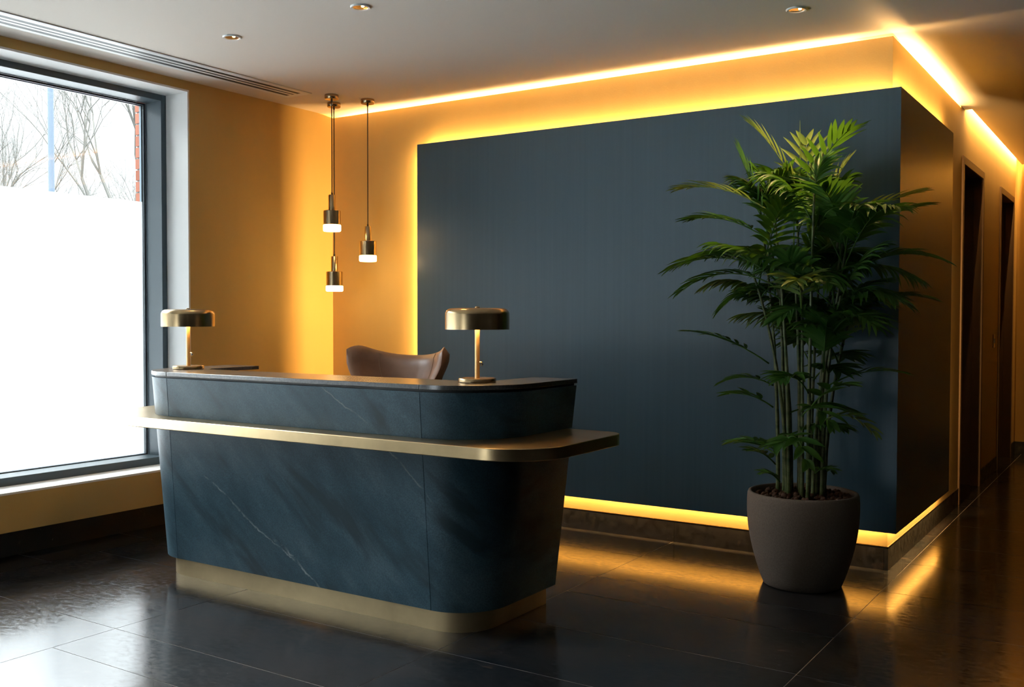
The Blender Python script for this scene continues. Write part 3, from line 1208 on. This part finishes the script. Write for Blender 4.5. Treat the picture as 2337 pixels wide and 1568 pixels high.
# the dense crown
for i in range(58):
    p0 = on_cane(.58, .92)
    a = 2*pi*i/58*2.618+rnd.uniform(-.3, .3)
    L_ = rnd.uniform(.30, .58)
    el = rnd.uniform(-.1, .9) if i % 2 else rnd.uniform(.6, 1.3)
    zf = .6 if i % 2 else .95
    if i % 2 == 0:
        p0 = on_cane(.85, 1.0)
    tip = Vector((p0.x+L_*cos(a)*cos(el), p0.y+L_*sin(a)*cos(el)*.8, p0.z+L_*sin(el)*zf))
    # stay inside a ragged ball
    c_ = Vector((PX+.02, PY, 1.69))
    d_ = tip-c_
    lim = sqrt((d_.x/.62)**2+(d_.y/.50)**2+(d_.z/.45)**2)
    if lim > 1:
        tip = c_+d_/lim*rnd.uniform(.85, 1.0)
    frond(p0, tip, rnd.uniform(.06, .18), rnd.randint(13, 16), rnd.uniform(.16, .22), rnd.uniform(.021, .031), rnd.uniform(.8, 2.6), vee=rnd.uniform(-.9, .8), fan=rnd.uniform(.75, 1.0), pale=rnd.random() < .10)
# broad dark leaves low among the canes
for i in range(11):
    p0 = on_cane(.15, .62)
    a = 2*pi*i/11*2.618+rnd.uniform(-.3, .3)
    L_ = rnd.uniform(.20, .36)
    frond(p0, p0+Vector((L_*cos(a), L_*sin(a)*.8, rnd.uniform(-.02, .12))), rnd.uniform(.03, .08), rnd.randint(7, 9), rnd.uniform(.15, .21), rnd.uniform(.032, .046), rnd.uniform(.7, 1.5), start=.4)
# the thin spear that stands out at the top
bm = B()
tube(bm, [Vector((-1.530, 5.000, 1.979)), Vector((-1.534, 5.000, 2.156)), Vector((-1.536, 5.000, 2.343))], [.004, .0028, .001], 6)
build('spear_leaf', bm, M_leaf2, palm, smooth=True)

# ================================================================== OUTSIDE
bm = B()
box(bm, -90, 60, -90, YB-.2, -.5, -.3)
box(bm, -90, XO-.16, YB-.2, 90, -.5, -.3)
o = build('ground_outside', bm, M_ground)
struct(o, 'grey paving outside beyond the window', 'ground')
# brick reveal right of the glass
bm = B()
bx0, bx1, by0 = -5.748*k, -5.70*k+.02, 4.19*k
nz = 0
z = -.3
while z < 3.4:
    off = .0 if nz % 2 == 0 else .11
    y = by0
    first = True
    while y < 6.4:
        L_ = .215 if not (first and nz % 2) else .105
        d0 = rnd.uniform(-.002, .002)
        for f in box(bm, bx0-.0+d0, bx0+.10, y+(0 if first else .0), y+L_, z, z+.065):
            f.material_index = 0
        y += L_+.010
        first = False
    z += .075
    nz += 1
for f in box(bm, bx0+.008, bx0+.11, by0+.008, 6.4, -.3, 3.4):
    f.material_index = 1
o = build('wall_outer', bm, [M_brick, M_mortar])
struct(o, 'red brick outer wall seen at the right of the window', 'brick wall')
# street lamp
post = thing('street_lamp', 'grey street lamp post outside the window', 'lamp post', (-11.1, 6.927, -.3))
bm = B()
tube(bm, [(-11.1, 6.927, -.3), (-11.1, 6.927, 6.2)], [.040, .032], 14)
build('pole', bm, M_post, post, smooth=True)
bm = B()
box(bm, -11.6, -11.0, 6.85, 7.0, 6.2, 6.28)
build('lamp_head', bm, M_post, post, bevel=.03)


def branch(bm, p, d, L_, r, depth, R):
    n = 3
    pts = [p]
    dd = d.copy()
    for i in range(n):
        dd = (dd+Vector((R.uniform(-.22, .22), R.uniform(-.22, .22), R.uniform(-.05, .16)))).normalized()
        pts.append(pts[-1]+dd*L_/n)
    r1 = r*.62
    tube(bm, pts, [r+(r1-r)*i/n for i in range(n+1)], 5 if depth < 2 else 4 if depth < 3 else 3, cap=False)
    if depth >= 5:
        return
    for i in range(R.randint(3, 5) if depth > 1 else 4):
        b = pts[-1] if i < 2 else pts[R.randint(1, n)]
        ax = Vector((R.uniform(-1, 1), R.uniform(-1, 1), R.uniform(-.3, .3))).normalized()
        nd = (Quaternion(ax, R.uniform(.3, .85)) @ dd)
        nd = (nd+Vector((0, 0, .18))).normalized()
        branch(bm, b, nd, L_*R.uniform(.62, .82), r1*R.uniform(.6, .85), depth+1, R)


def tree(x, y, h, r, seed, lab, z0=-.3):
    R = random.Random(seed)
    t_ = thing('bare_tree', lab, 'tree', (x, y, z0), 'bare trees outside')
    bm = B()
    p = Vector((x, y, z0))
    top = p+Vector((R.uniform(-.2, .2), R.uniform(-.2, .2), h*.42))
    tube(bm, [p, (p+top)/2+Vector((.06, .03, 0)), top], [r, r*.85, r*.72], 8)
    build('trunk', bm, M_bark, t_, smooth=True)
    bm = B()
    for i in range(4):
        a = 2*pi*i/4+R.uniform(-.4, .4)
        branch(bm, top+Vector((0, 0, -.15*i)), Vector((cos(a)*.6, sin(a)*.6, .9 if i else 1.6)).normalized(), h*.24, r*.5, 1, R)
    build('branches', bm, M_bark, t_)


tree(-17.2, 12.3, 7.6, .10, 11, 'bare tree with a tall single trunk behind the clear glass, right of the post')
tree(-22.5, 12.0, 6.4, .11, 23, 'bare twiggy tree left of the post, at the edge of the picture')
tree(-20.5, 15.6, 6.0, .10, 35, 'bare tree lowest on the right, next to the brick')
tree(-30.0, 17.2, 8.2, .13, 47, 'bare tree farthest off, behind the post')
